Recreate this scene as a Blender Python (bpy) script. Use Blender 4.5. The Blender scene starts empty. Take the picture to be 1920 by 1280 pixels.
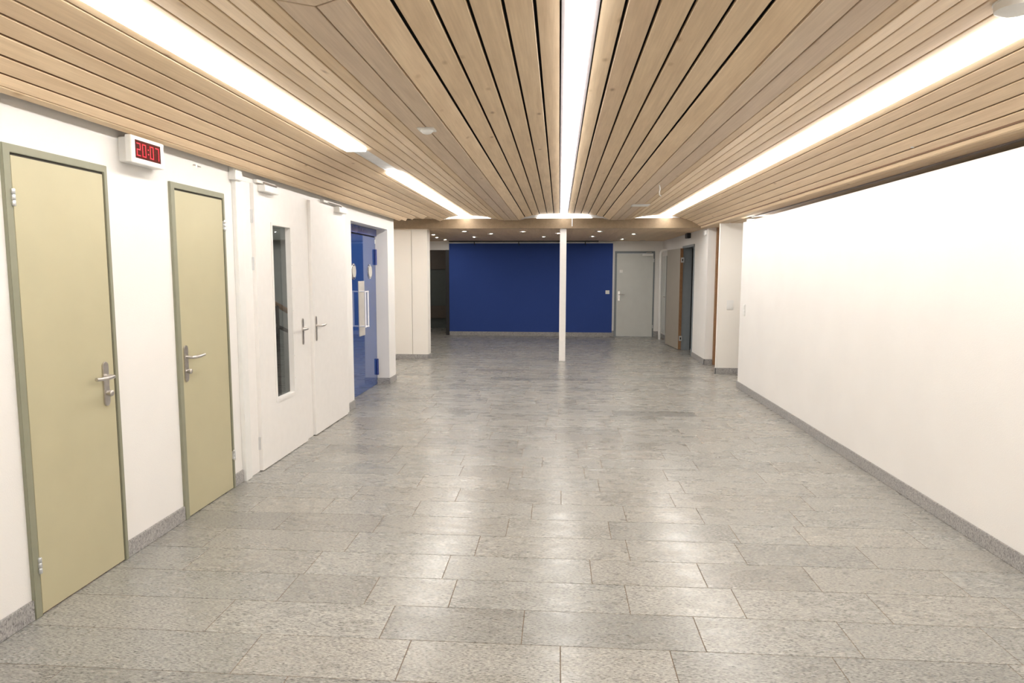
import bpy, bmesh, math, random
from mathutils import Vector, Matrix

random.seed(7)
C = bpy.context.scene.collection
SC = bpy.context.scene

# ------------------------------------------------------------------ camera
cam_d = bpy.data.cameras.new('camera')
cam = bpy.data.objects.new('camera', cam_d)
C.objects.link(cam)
SC.camera = cam
cam_d.sensor_width = 36.0
cam_d.lens = 1257.74 * 36.0 / 1920.0
cam_d.clip_start = 0.05
P, Y_, R_ = math.radians(5.887), math.radians(3.981), math.radians(-0.137)
fwd = Vector((-math.sin(Y_) * math.cos(P), math.cos(Y_) * math.cos(P), -math.sin(P)))
rgt = Vector((math.cos(Y_), math.sin(Y_), 0))
dwn = fwd.cross(rgt)
r2 = math.cos(R_) * rgt + math.sin(R_) * dwn
d2 = -math.sin(R_) * rgt + math.cos(R_) * dwn
cam.matrix_world = Matrix(((r2.x, -d2.x, -fwd.x, 0), (r2.y, -d2.y, -fwd.y, 0),
                           (r2.z, -d2.z, -fwd.z, 1.55), (0, 0, 0, 1)))

# ------------------------------------------------------------------ world, exposure
W = bpy.data.worlds.new('world')
SC.world = W
W.use_nodes = True
W.node_tree.nodes['Background'].inputs[0].default_value = (0.9, 0.95, 1.0, 1)
W.node_tree.nodes['Background'].inputs[1].default_value = 0.3
SC.view_settings.view_transform = 'Standard'
SC.view_settings.look = 'None'
SC.view_settings.gamma = 1.0
SC.view_settings.use_curve_mapping = False
SC.view_settings.exposure = 0.0
SC.cycles.max_bounces = 12
SC.cycles.diffuse_bounces = 7
SC.cycles.glossy_bounces = 5
SC.cycles.transparent_max_bounces = 8
SC.cycles.sample_clamp_indirect = 6.0
STRIP_POWER = 18.0          # emission of the ceiling light strips
DOWN_POWER = 950.0            # small spots in the rear ceiling

# ------------------------------------------------------------------ materials
def srgb(r, g, b):
    f = lambda c: (c / 255 / 12.92) if c / 255 <= 0.04045 else ((c / 255 + 0.055) / 1.055) ** 2.4
    return (f(r), f(g), f(b), 1)

class Mat:
    def __init__(self, name, col=(0.8, 0.8, 0.8, 1), rough=0.5, metal=0.0, spec=0.5):
        self.m = bpy.data.materials.new(name)
        self.m.use_nodes = True
        self.nt = self.m.node_tree
        self.b = self.nt.nodes['Principled BSDF']
        self.b.inputs['Base Color'].default_value = (*col[:3], 1)
        self.b.inputs['Roughness'].default_value = rough
        self.b.inputs['Metallic'].default_value = metal
        self.b.inputs['Specular IOR Level'].default_value = spec
    def n(self, t, **kw):
        x = self.nt.nodes.new(t)
        for k, v in kw.items():
            setattr(x, k, v)
        return x
    def l(self, a, b):
        self.nt.links.new(a, b)
    def coord(self, scale=(1, 1, 1), rnd=0.0):
        tc = self.n('ShaderNodeTexCoord')
        mp = self.n('ShaderNodeMapping')
        mp.inputs['Scale'].default_value = scale
        self.l(tc.outputs['Object'], mp.inputs['Vector'])
        if rnd:
            oi = self.n('ShaderNodeObjectInfo')
            ad = self.n('ShaderNodeVectorMath', operation='MULTIPLY_ADD')
            ad.inputs[1].default_value = (rnd, rnd * 1.7, rnd * 0.6)
            self.l(oi.outputs['Random'], ad.inputs[0])
            self.l(mp.outputs[0], ad.inputs[2])
            return ad.outputs[0]
        return mp.outputs[0]
    def noise(self, vec, scale, detail=3, rough=0.5):
        t = self.n('ShaderNodeTexNoise')
        t.inputs['Scale'].default_value = scale
        t.inputs['Detail'].default_value = detail
        t.inputs['Roughness'].default_value = rough
        self.l(vec, t.inputs['Vector'])
        return t.outputs['Fac']
    def ramp(self, fac, stops):
        r = self.n('ShaderNodeValToRGB')
        e = r.color_ramp.elements
        while len(e) < len(stops):
            e.new(0.5)
        for i, (p, c) in enumerate(stops):
            e[i].position = p
            e[i].color = c if len(c) == 4 else (*c, 1)
        self.l(fac, r.inputs[0])
        return r.outputs[0]
    def mix(self, a, b, fac=1.0, mode='MULTIPLY'):
        x = self.n('ShaderNodeMix', data_type='RGBA', blend_type=mode)
        if hasattr(fac, 'is_linked') or not isinstance(fac, (int, float)):
            self.l(fac, x.inputs[0])
        else:
            x.inputs[0].default_value = fac
        for s, v in ((x.inputs[6], a), (x.inputs[7], b)):
            if isinstance(v, tuple):
                s.default_value = v
            else:
                self.l(v, s)
        return x.outputs[2]
    def base(self, c):
        self.l(c, self.b.inputs['Base Color'])
    def bump(self, h, strength, dist):
        bp = self.n('ShaderNodeBump')
        bp.inputs['Strength'].default_value = strength
        bp.inputs['Distance'].default_value = dist
        self.l(h, bp.inputs['Height'])
        self.l(bp.outputs[0], self.b.inputs['Normal'])

def simple(name, col, rough=0.5, metal=0.0, spec=0.5, grain=0.06, gscale=14):
    m = Mat(name, col, rough, metal, spec)
    v = m.coord((1, 1, 1))
    f = m.noise(v, gscale, 3)
    lo = tuple(c * (1 - grain) for c in col[:3])
    hi = tuple(min(1, c * (1 + grain * 0.6)) for c in col[:3])
    m.base(m.ramp(f, [(0.3, lo), (0.7, hi)]))
    return m.m

def plaster(name, col, bump=0.25):
    m = Mat(name, col, 0.85, 0, 0.2)
    v = m.coord()
    f = m.noise(v, 2.0, 3)
    m.base(m.ramp(f, [(0.3, tuple(c * 0.965 for c in col[:3])), (0.7, col)]))
    m.bump(m.noise(v, 190, 4, 0.6), bump, 0.004)
    return m.m

def wood(name, light, dark, knots=True, rough=0.5):
    m = Mat(name, light, rough, 0, 0.3)
    v = m.coord((9.0, 0.9, 9.0), 9.0)
    f = m.noise(v, 2.2, 6, 0.62)
    col = m.ramp(f, [(0.28, dark), (0.5, tuple((a + b) / 2 for a, b in zip(light, dark))), (0.72, light)])
    v2 = m.coord((60.0, 1.6, 60.0), 5.0)
    g = m.noise(v2, 1.6, 4, 0.6)
    col = m.mix(col, m.ramp(g, [(0.3, (0.87, 0.85, 0.82)), (0.7, (1.0, 1.0, 1.0))]), 1.0)
    oi = m.n('ShaderNodeObjectInfo')
    col = m.mix(col, m.ramp(oi.outputs['Random'], [(0.0, (0.9, 0.88, 0.88)), (0.5, (0.98, 0.97, 0.95)), (1.0, (1.0, 1.0, 1.0))]), 1.0)
    if knots:
        vk = m.coord((5.0, 2.2, 5.0), 13.0)
        vo = m.n('ShaderNodeTexVoronoi')
        vo.inputs['Scale'].default_value = 1.0
        m.l(vk, vo.inputs['Vector'])
        k = m.ramp(vo.outputs['Distance'], [(0.025, (0.40, 0.34, 0.30)), (0.06, (0.78, 0.71, 0.64)), (0.10, (1, 1, 1))])
        col = m.mix(col, k, 0.8)
    m.base(col)
    m.bump(g, 0.06, 0.002)
    return m.m

def granite(name, base, tile=True, rough=0.3, contrast=1.0):
    m = Mat(name, (*base, 1), rough, 0, 0.5)
    tc = m.n('ShaderNodeTexCoord')
    vec = tc.outputs['Object']
    if tile:
        at = m.n('ShaderNodeAttribute', attribute_name='seed')
        ad = m.n('ShaderNodeVectorMath', operation='MULTIPLY_ADD')
        ad.inputs[1].default_value = (37.0, 91.0, 53.0)
        m.l(at.outputs['Fac'], ad.inputs[0])
        m.l(vec, ad.inputs[2])
        vec = ad.outputs[0]
    mp = m.n('ShaderNodeMapping')
    mp.inputs['Rotation'].default_value = (0, 0, 0.6)
    mp.inputs['Scale'].default_value = (1.0, 2.6, 1.3)
    m.l(vec, mp.inputs['Vector'])
    fine = m.noise(mp.outputs[0], 64, 2.5, 0.6)
    med = m.noise(mp.outputs[0], 21, 4, 0.6)
    big = m.noise(mp.outputs[0], 3.4, 3, 0.55)
    b = base
    sc = lambda k: tuple(min(1, x * k) for x in b)
    col = m.ramp(fine, [(0.34, sc(1 - 0.42 * contrast)), (0.45, sc(0.92)), (0.56, sc(1.05)), (0.68, sc(1 + 0.32 * contrast))])
    col = m.mix(col, m.ramp(med, [(0.33, (0.84, 0.84, 0.85)), (0.48, (0.98, 0.98, 0.98)), (0.66, (1.08, 1.07, 1.06))]), 1.0)
    col = m.mix(col, m.ramp(big, [(0.3, (0.93, 0.93, 0.93)), (0.6, (1.0, 1.0, 1.0))]), 1.0)
    if tile:
        at2 = m.n('ShaderNodeAttribute', attribute_name='tint')
        col = m.mix(col, at2.outputs['Color'], 1.0)
        vein = m.ramp(m.noise(mp.outputs[0], 5.5, 5, 0.7), [(0.75, (0, 0, 0)), (0.85, (0.8, 0.8, 0.8))])
        col = m.mix(col, sc(1.45) + (1,), vein, 'MIX')
        m.b.inputs['Specular IOR Level'].default_value = 0.62
        rr = m.ramp(big, [(0.3, (rough - 0.05,) * 3), (0.7, (rough + 0.06,) * 3)])
        m.l(rr, m.b.inputs['Roughness'])
        m.bump(fine, 0.05, 0.001)
    m.base(col)
    return m.m

def emit(name, col, s):
    m = Mat(name, col, 0.5)
    m.b.inputs['Emission Color'].default_value = col
    m.b.inputs['Emission Strength'].default_value = s
    return m.m

def glass(name, tint=(0.96, 0.985, 0.975, 1)):
    m = Mat(name)
    nt = m.nt
    nt.nodes.remove(m.b)
    tr = m.n('ShaderNodeBsdfTransparent'); tr.inputs[0].default_value = tint
    gl = m.n('ShaderNodeBsdfGlossy'); gl.inputs['Roughness'].default_value = 0.02
    fr = m.n('ShaderNodeFresnel'); fr.inputs[0].default_value = 1.65
    mx = m.n('ShaderNodeMixShader')
    ge = m.n('ShaderNodeNewGeometry')
    sb = m.n('ShaderNodeMath', operation='SUBTRACT'); sb.inputs[0].default_value = 1.0
    m.l(ge.outputs['Backfacing'], sb.inputs[1])
    mu = m.n('ShaderNodeMath', operation='MULTIPLY')
    m.l(fr.outputs[0], mu.inputs[0]); m.l(sb.outputs[0], mu.inputs[1])
    m.l(mu.outputs[0], mx.inputs[0]); m.l(tr.outputs[0], mx.inputs[1]); m.l(gl.outputs[0], mx.inputs[2])
    m.l(mx.outputs[0], nt.nodes['Material Output'].inputs[0])
    return m.m

M = {}
M['wall'] = plaster('roughcast_white', (0.825, 0.81, 0.79, 1))
M['wall_cream'] = plaster('cream_paint', (0.88, 0.85, 0.80, 1), 0.1)
M['white_paint'] = simple('white_lacquer', (0.86, 0.84, 0.82, 1), 0.35, grain=0.02)
M['white_plastic'] = simple('white_plastic', (0.82, 0.82, 0.80, 1), 0.4, grain=0.02)
M['beige'] = simple('beige_lacquer', (0.485, 0.447, 0.295, 1), 0.38, grain=0.03, gscale=5)
M['frame_green'] = simple('grey_green_enamel', srgb(140, 140, 121), 0.4, grain=0.04)
M['frame_grey'] = simple('blue_grey_enamel', srgb(128, 135, 140), 0.4, grain=0.04)
M['grey_door'] = simple('pale_grey_lacquer', srgb(205, 207, 203), 0.4, grain=0.03, gscale=5)
M['taupe_door'] = simple('grey_brown_lacquer', srgb(160, 153, 140), 0.45, grain=0.04, gscale=5)
M['blue_paint'] = simple('deep_blue_gloss', (0.030, 0.078, 0.27, 1), 0.05, spec=1.0, grain=0.02, gscale=2)
M['blue_paint'].node_tree.nodes['Principled BSDF'].inputs['IOR'].default_value = 1.9
M['blue_wall'] = plaster('navy_paint', (0.036, 0.074, 0.285, 1), 0.08)
M['navy_frame'] = simple('dark_navy_gloss', srgb(44, 62, 132), 0.2, spec=0.7)
M['steel'] = simple('brushed_steel', (0.62, 0.59, 0.57, 1), 0.28, 1.0, grain=0.1, gscale=60)
M['satin_plate'] = simple('satin_aluminium', (0.60, 0.575, 0.53, 1), 0.45, 0.1)
M['zinc'] = simple('zinc_hinge', (0.72, 0.74, 0.76, 1), 0.35, 0.9, grain=0.08)
M['bronze_metal'] = simple('brown_anodised', (0.36, 0.32, 0.32, 1), 0.4, 0.5)
M['wood'] = wood('pine_board', (0.81, 0.645, 0.45), (0.68, 0.52, 0.35))
M['wood_border'] = wood('border_pine_board', (0.77, 0.63, 0.485), (0.66, 0.53, 0.40))  # slightly greyer and darker than the coffer boards
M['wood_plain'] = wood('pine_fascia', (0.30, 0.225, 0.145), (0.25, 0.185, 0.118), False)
M['wood_rear'] = wood('brown_rear_board', (0.80, 0.62, 0.43), (0.70, 0.53, 0.36), False)
M['wood_oak'] = wood('oak_jamb', (0.34, 0.195, 0.105), (0.26, 0.145, 0.075), False)
M['dark'] = simple('black_felt', (0.012, 0.010, 0.010, 1), 0.9, grain=0.1)
M['groove'] = simple('brown_groove', (0.16, 0.085, 0.045, 1), 0.8, grain=0.1)
M['seal'] = simple('red_brown_seal', (0.22, 0.085, 0.05, 1), 0.6, grain=0.1)
M['shadow_gap'] = simple('gap_shade', (0.05, 0.045, 0.035, 1), 0.8)  # dark colour stands in for the shade inside door gaps
M['black'] = simple('black_plastic', (0.02, 0.02, 0.022, 1), 0.4)
M['tile'] = granite('granite_tile', (0.305, 0.299, 0.277), True, 0.28, 1.65)
M['skirt'] = granite('granite_skirting', (0.36, 0.35, 0.345), False, 0.45, 1.3)
M['grout'] = simple('brown_grout', (0.17, 0.12, 0.08, 1), 0.9)
M['light'] = emit('strip_light', (1.0, 0.975, 0.935, 1), STRIP_POWER)
M['end_light'] = emit('strip_end_light', (1.0, 0.97, 0.93, 1), 3.0)
M['unseen_fill'] = emit('stair_lamp', (1.0, 0.97, 0.92, 1), 9.0)  # glow of the added, unseen stairwell and corridor lamps
M['lamp_cover'] = emit('lamp_cover', (1.0, 0.965, 0.91, 1), 22.0)
M['spot'] = emit('spot_light', (1.0, 0.95, 0.88, 1), DOWN_POWER)
M['reflector'] = simple('white_reflector', (0.8, 0.8, 0.8, 1), 0.5)
M['glass'] = glass('door_glass')
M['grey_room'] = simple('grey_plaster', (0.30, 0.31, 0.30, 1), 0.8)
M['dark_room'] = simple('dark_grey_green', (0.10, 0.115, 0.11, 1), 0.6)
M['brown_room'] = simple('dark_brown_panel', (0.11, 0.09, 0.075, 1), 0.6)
M['red_screen'] = simple('smoked_red_screen', (0.09, 0.008, 0.012, 1), 0.06, spec=0.8)
M['red_led'] = emit('red_led', (1.0, 0.02, 0.04, 1), 0.55)
M['chrome'] = simple('polished_chrome', (0.8, 0.8, 0.8, 1), 0.12, 1.0, grain=0.02)
M['white_tube'] = simple('white_tube', (0.85, 0.85, 0.88, 1), 0.2, grain=0.02)
M['rim_metal'] = simple('grey_rim', (0.45, 0.44, 0.43, 1), 0.5, 0.2)
M['port_glass'] = simple('frosted_pane', (0.62, 0.60, 0.54, 1), 0.25)

# ------------------------------------------------------------------ mesh helpers
class MB:
    def __init__(self):
        self.v, self.f = [], []
    def add(self, vs, fs):
        o = len(self.v)
        self.v += [tuple(x) for x in vs]
        self.f += [tuple(i + o for i in f) for f in fs]
        return self
    def box(self, x0, x1, y0, y1, z0, z1):
        vs = [(x, y, z) for z in (z0, z1) for y in (y0, y1) for x in (x0, x1)]
        return self.add(vs, [(0, 2, 3, 1), (4, 5, 7, 6), (0, 1, 5, 4), (2, 6, 7, 3), (0, 4, 6, 2), (1, 3, 7, 5)])
    def prism(self, poly, y0, y1, axis='y'):
        """poly of 2-D points extruded along an axis; poly=(x,z) for y, (y,z) for x, (x,y) for z"""
        n = len(poly)
        mk = {'y': lambda p, t: (p[0], t, p[1]), 'x': lambda p, t: (t, p[0], p[1]), 'z': lambda p, t: (p[0], p[1], t)}[axis]
        vs = [mk(p, y0) for p in poly] + [mk(p, y1) for p in poly]
        fs = [tuple(range(n)), tuple(range(2 * n - 1, n - 1, -1))]
        fs += [(i, i + n, (i + 1) % n + n, (i + 1) % n) for i in range(n)]
        return self.add(vs, fs)
    def tube(self, pts, r, seg=10):
        pts = [Vector(p) for p in pts]
        rings = []
        for i, p in enumerate(pts):
            a = pts[max(i - 1, 0)]; b = pts[min(i + 1, len(pts) - 1)]
            t = (b - a).normalized()
            u = t.orthogonal().normalized() if i == 0 else (u - t * u.dot(t)).normalized()
            w = t.cross(u)
            rr = r[i] if isinstance(r, (list, tuple)) else r
            rings.append([p + (u * math.cos(2 * math.pi * k / seg) + w * math.sin(2 * math.pi * k / seg)) * rr for k in range(seg)])
        vs = [v for ring in rings for v in ring]
        fs = []
        for i in range(len(pts) - 1):
            for k in range(seg):
                fs.append((i * seg + k, i * seg + (k + 1) % seg, (i + 1) * seg + (k + 1) % seg, (i + 1) * seg + k))
        fs.append(tuple(range(seg - 1, -1, -1)))
        fs.append(tuple(range((len(pts) - 1) * seg, len(pts) * seg)))
        return self.add(vs, fs)
    def lathe(self, prof, c, axis='z', seg=24):
        """prof: (radius, height) list turned about an axis through c"""
        vs, fs = [], []
        for r, h in prof:
            for k in range(seg):
                a = 2 * math.pi * k / seg
                p = {'z': (r * math.cos(a), r * math.sin(a), h), 'x': (h, r * math.cos(a), r * math.sin(a)),
                     'y': (r * math.cos(a), h, r * math.sin(a))}[axis]
                vs.append((c[0] + p[0], c[1] + p[1], c[2] + p[2]))
        for i in range(len(prof) - 1):
            for k in range(seg):
                fs.append((i * seg + k, i * seg + (k + 1) % seg, (i + 1) * seg + (k + 1) % seg, (i + 1) * seg + k))
        fs.append(tuple(range(seg - 1, -1, -1)))
        fs.append(tuple(range((len(prof) - 1) * seg, len(prof) * seg)))
        return self.add(vs, fs)
    def build(self, name, mat, parent=None, bevel=0.0, smooth=False, seg=2):
        me = bpy.data.meshes.new(name)
        me.from_pydata(self.v, [], self.f)
        bm = bmesh.new(); bm.from_mesh(me)
        bmesh.ops.recalc_face_normals(bm, faces=bm.faces)
        if bevel:
            es = [e for e in bm.edges if len(e.link_faces) == 2 and e.calc_face_angle(0) > 0.5]
            bmesh.ops.bevel(bm, geom=es, offset=bevel, segments=seg, affect='EDGES', clamp_overlap=True)
        if smooth:
            for f in bm.faces: f.smooth = True
        bm.to_mesh(me); bm.free()
        if smooth:
            try: me.set_sharp_from_angle(angle=math.radians(40))
            except Exception: pass
        me.materials.append(M[mat] if isinstance(mat, str) else mat)
        o = bpy.data.objects.new(name, me)
        C.objects.link(o)
        if parent is not None:
            o.parent = parent
            o.matrix_parent_inverse = parent.matrix_world.inverted()
        return o

def empty(name, loc=(0, 0, 0)):
    o = bpy.data.objects.new(name, None)
    o.empty_display_size = 0.1
    o.location = loc
    C.objects.link(o)
    o.matrix_world = Matrix.Translation(loc)
    return o

def tag(o, label=None, cat=None, group=None, kind=None):
    if label: o['label'] = label
    if cat: o['category'] = cat
    if group: o['group'] = group
    if kind: o['kind'] = kind
    return o

XL = -2.33       # left wall plane
XR = 2.43        # right wall plane
H = 1.55
YF = 11.65       # fascia under the edge of the slatted ceiling
YB = 16.4        # far wall

# ------------------------------------------------------------------ floor
floor = MB().box(-6, 6, -3.2, 21, -0.12, -0.0018).build('floor', 'grout')
tag(floor, 'polished grey granite tile floor laid in staggered rows across the hall', 'floor', kind='structure')

PITCH = 0.2868
ROW0 = 2.375
JOINTS = {0: [-1.26, -0.61, 0.02, 0.47, 1.12, 1.8], 1: [-1.52, -0.75, -0.144, 0.62, 1.25, 1.86],
          2: [-1.32, -0.90, -0.5, 0.34, 0.86, 1.5, 2.1], 3: [-1.95, -1.3, -0.58, 0.18, 0.75, 1.3, 2.0],
          4: [-2.0, -1.18, -0.45, 0.4, 1.02, 1.7], 5: [-1.7, -1.1, -0.3, 0.32, 1.06, 1.45, 2.1]}
DARK = {(1.22, 7.35): 0.66, (-1.15, 5.97): 0.84, (-1.79, 5.69): 0.84, (-1.08, 9.18): 0.84, (-0.47, 9.6): 0.74,
        (0.25, 9.6): 0.76, (1.94, 9.91): 0.76, (0.94, 8.79): 0.84, (-1.9, 3.9): 0.84, (-1.5, 3.9): 0.88, (-0.3, 2.8): 0.82, (0.3, 2.8): 0.86,
        (-0.73, 5.13): 0.88, (-0.24, 6.64): 0.88, (0.86, 6.98): 0.87, (0.92, 2.5): 0.84, (1.53, 2.5): 0.84, (-1.96, 2.25): 0.8,
        (-1.3, 2.25): 0.8, (-0.6, 2.3): 0.84, (1.0, 3.35): 0.86, (-0.4, 5.7): 0.85, (0.3, 6.3): 0.86, (0.9, 6.1): 0.86, (-1.0, 10.5): 0.8, (0.0, 10.2): 0.8, (-1.6, 7.9): 0.8}

def tile_mesh(rects, name, parent, kind=None):
    me = bpy.data.meshes.new(name)
    vs, fs, tint, seed = [], [], [], []
    for (x0, x1, y0, y1, t, s) in rects:
        o = len(vs)
        g, c = 0.0016, 0.0012
        a = [(x0 + g, y0 + g), (x1 - g, y0 + g), (x1 - g, y1 - g), (x0 + g, y1 - g)]
        b = [(x0 + g + c, y0 + g + c), (x1 - g - c, y0 + g + c), (x1 - g - c, y1 - g - c), (x0 + g + c, y1 - g - c)]
        vs += [(p[0], p[1], -0.015) for p in a] + [(p[0], p[1], -c) for p in a] + [(p[0], p[1], 0) for p in b]
        fs += [(o + 8, o + 9, o + 10, o + 11)]
        for k in range(4):
            q = (k + 1) % 4
            fs += [(o + k, o + q, o + 4 + q, o + 4 + k), (o + 4 + k, o + 4 + q, o + 8 + q, o + 8 + k)]
        tint += [t] * 12; seed += [s] * 12
    me.from_pydata(vs, [], fs)
    at = me.attributes.new('tint', 'FLOAT_COLOR', 'POINT')
    for i, t in enumerate(tint): at.data[i].color = (t[0], t[1], t[2], 1)
    a2 = me.attributes.new('seed', 'FLOAT', 'POINT')
    for i, s in enumerate(seed): a2.data[i].value = s
    me.materials.append(M['tile'])
    o = bpy.data.objects.new(name, me); C.objects.link(o)
    o.parent = parent
    if kind: o['kind'] = kind
    return o

def tint_for(x0, x1, y0, y1):
    k = random.choice([1.0, 1.0, 1.03, 0.97, 0.94, 1.06, 0.9])
    for (dx, dy), t in DARK.items():
        if x0 <= dx <= x1 and y0 <= dy <= y1:
            k = t
    w = random.uniform(-0.015, 0.015)
    return (k * (1 + w), k, k * (1 - w))

far_rects, near_rects = [], []
row = -19
while True:
    y0 = ROW0 + row * PITCH
    if y0 > 20.5: break
    y1 = y0 + PITCH
    xa, xb = -2.62, XR + 0.03
    if y0 > 9.0: xa, xb = -5.0, 4.5
    if row in JOINTS:
        xs = [xa] + JOINTS[row] + [xb]
    else:
        xs = [xa]; x = xa + random.uniform(0.25, 0.8)
        while x < xb - 0.2:
            xs.append(x); x += random.choice([0.48, 0.6, 0.62, 0.66, 0.72, 0.76, 0.9])
        xs.append(xb)
    for a, b in zip(xs, xs[1:]):
        r = (a, b, y0, y1, tint_for(a, b, y0, y1), random.random())
        if -0.9 < row and y1 < 9.3: tile_mesh([r], 'tile', floor)
        elif row < 0: near_rects.append(r)
        else: far_rects.append(r)
    row += 1
tile_mesh(far_rects, 'tile_field', floor, 'stuff')
tile_mesh(near_rects, 'tile_field', floor, 'stuff')

# ------------------------------------------------------------------ walls
wl = MB()
wl.box(-2.56, XL, -3.2, 4.9, 0, 2.36)
wl.box(-2.44, XL, 4.9, 5.16, 0, 2.36)            # thinner around the glazed door's window
wl.box(-2.44, XL, 5.16, 6.0, 0, 0.44)
wl.box(-2.44, XL, 5.16, 6.0, 1.99, 2.36)
wl.box(-2.44, XL, 6.0, 7.3, 0, 2.36)
wl.box(-2.56, XL, 7.3, 7.45, 0, 2.36)
wl.box(-2.56, XL, 7.45, 9.06, 2.122, 2.36)       # lintel over the blue door's niche
wl.box(-2.56, XL, 9.06, 9.42, 0, 2.36)           # end of the wall
wl.box(-4.6, -2.55, 9.28, 9.42, 0, 2.6)          # returns into the passage
o = wl.build('wall_left', 'wall')
tag(o, 'white roughcast wall on the left with the beige, white and blue doors', 'wall', kind='structure')
nb = MB().box(-2.66, -2.56, 7.3, 9.3, 0, 2.36).build('wall_left_niche', 'wall')
tag(nb, 'white recess wall behind the blue door', 'wall', kind='structure')

wr = MB().box(XR, 2.55, -3.2, 9.2, 0, 2.215)
o = wr.build('wall_right', 'wall')
tag(o, 'long bare white wall on the right, stopping short of the wooden ceiling', 'wall', kind='structure')

pier = MB().box(2.425, 2.95, 10.45, 10.51, 0, 2.30).build('wall_right_pier', 'wall_cream')
tag(pier, 'cream pier with a light switch at the end of the right wall', 'wall', kind='structure')
wrr = MB()
wrr.box(2.475, 2.605, 11.5, 12.59, 0, 2.32)
wrr.box(2.475, 2.605, 12.59, 13.72, 2.06, 2.32)
wrr.box(2.475, 2.605, 13.72, YB + 0.1, 0, 2.32)
o = wrr.build('wall_right_rear', 'wall')
tag(o, 'white side wall with the open grey-brown door at the rear right', 'wall', kind='structure')

wlr = MB()
wlr.box(-2.602, -2.325, 11.8, 12.05, 0, 2.32)
wlr.box(-4.6, -2.610, 11.8, 12.05, 0, 2.32)
wlr.box(-2.62, -2.60, 11.83, 12.05, 0, 2.32)
o = wlr.build('wall_left_rear', 'wall_cream')
tag(o, 'cream panel wall with one vertical joint beside the wooden fascia', 'wall', kind='structure')
o = MB().box(-4.6, -4.45, 12.0, 20.0, 0, 2.6).build('wall_left_outer', 'wall')
tag(o, 'white wall out of sight at the rear left', 'wall', kind='structure')
o = MB().box(-4.75, -4.6, 9.2, 12.05, 0, 2.7).build('wall_left_passage', 'wall')
tag(o, 'white end wall of the passage behind the left wall', 'wall', kind='structure')

wb = MB()
wb.box(-2.685, 1.285, YB - 0.03, YB + 0.12, 0.0, 2.25)
o = wb.build('wall_back', 'blue_wall')
tag(o, 'wide navy blue painted wall at the far end', 'wall', kind='structure')
wb2 = MB()
wb2.box(1.286, 1.335, YB, YB + 0.12, 0, 2.3)
wb2.box(1.335, 2.285, YB, YB + 0.12, 2.06, 2.3)
wb2.box(2.285, 2.475, YB, YB + 0.12, 0, 2.3)
wb2.box(-2.685, 1.286, YB + 0.0, YB + 0.12, 2.25, 2.31)
o = wb2.build('wall_back_door_side', 'wall')
tag(o, 'white wall around the pale grey door at the far end', 'wall', kind='structure')
hd = MB().box(-4.5, -2.686, YB, YB + 0.14, 2.09, 2.31).build('wall_back_header', 'wall')
tag(hd, 'white header over the dark opening left of the blue wall', 'wall', kind='structure')

# behind the camera
o = MB().box(-2.6, 2.6, -3.3, -3.15, 0, 2.7).build('wall_front', 'wall')
tag(o, 'white wall behind the viewer', 'wall', kind='structure')
# room behind the right partition and passages
o = MB().box(4.5, 4.6, -3.2, 17, 0, 2.6).build('wall_right_outer', 'wall')
tag(o, 'white outer wall hidden behind the right partition', 'wall', kind='structure')
o = MB().box(2.676, 4.6, 11.53, 11.6, 0, 2.4).build('wall_right_passage', 'wall_cream')
tag(o, 'cream wall closing the passage behind the pier', 'wall', kind='structure')
o = MB().box(2.5, 4.6, -3.3, -3.15, 0, 2.6).build('wall_right_near', 'wall')
tag(o, 'white end wall hidden behind the right partition', 'wall', kind='structure')

# oak jamb in the gap behind the pier
o = MB().box(2.606, 2.675, 11.44, 11.52, 0.0, 2.31).build('trim_1', 'wood_oak', bevel=0.004)
tag(o, 'narrow oak brown jamb standing between the two white piers on the right', 'jamb', kind='structure')

# side room behind the open door
rm = MB()
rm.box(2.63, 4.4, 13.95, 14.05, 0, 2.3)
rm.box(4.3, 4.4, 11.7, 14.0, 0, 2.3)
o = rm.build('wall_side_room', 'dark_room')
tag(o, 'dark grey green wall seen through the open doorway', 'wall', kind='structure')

# room behind the far left opening
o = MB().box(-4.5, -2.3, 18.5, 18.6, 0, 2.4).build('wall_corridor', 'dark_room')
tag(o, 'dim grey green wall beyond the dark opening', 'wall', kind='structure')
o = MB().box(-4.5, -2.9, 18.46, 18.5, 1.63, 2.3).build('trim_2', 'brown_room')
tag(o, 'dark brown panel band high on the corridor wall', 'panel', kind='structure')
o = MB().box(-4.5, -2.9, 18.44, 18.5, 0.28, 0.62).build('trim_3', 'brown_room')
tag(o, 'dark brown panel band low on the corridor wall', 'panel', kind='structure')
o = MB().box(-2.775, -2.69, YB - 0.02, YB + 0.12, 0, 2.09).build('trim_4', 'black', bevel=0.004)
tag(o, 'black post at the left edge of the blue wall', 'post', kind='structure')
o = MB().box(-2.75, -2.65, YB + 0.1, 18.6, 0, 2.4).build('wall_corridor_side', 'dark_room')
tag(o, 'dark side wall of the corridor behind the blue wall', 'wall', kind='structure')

o = MB().box(-4.2, -3.4, 17.3, 17.42, 2.27, 2.298).build('corridor_lamp', 'unseen_fill')  # added lamp, out of sight, brightens the corridor
tag(o, 'added lamp, unseen behind the white header, brightening the dark corridor', 'light')

# stairwell behind the glazed door
st = MB()
st.box(-4.7, -2.57, 7.42, 7.5, -0.02, 2.5)
st.box(-4.7, -4.6, 4.4, 7.5, 0, 2.5)
st.box(-4.7, -2.57, 4.4, 4.5, 0, 2.5)
st.box(-4.7, -2.34, 4.4, 7.5, 2.42, 2.5)
st.box(-4.6, -2.6, 7.25, 7.42, 1.90, 2.42)
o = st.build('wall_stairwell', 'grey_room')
tag(o, 'grey stairwell wall seen through the glazed door', 'wall', kind='structure')

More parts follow.
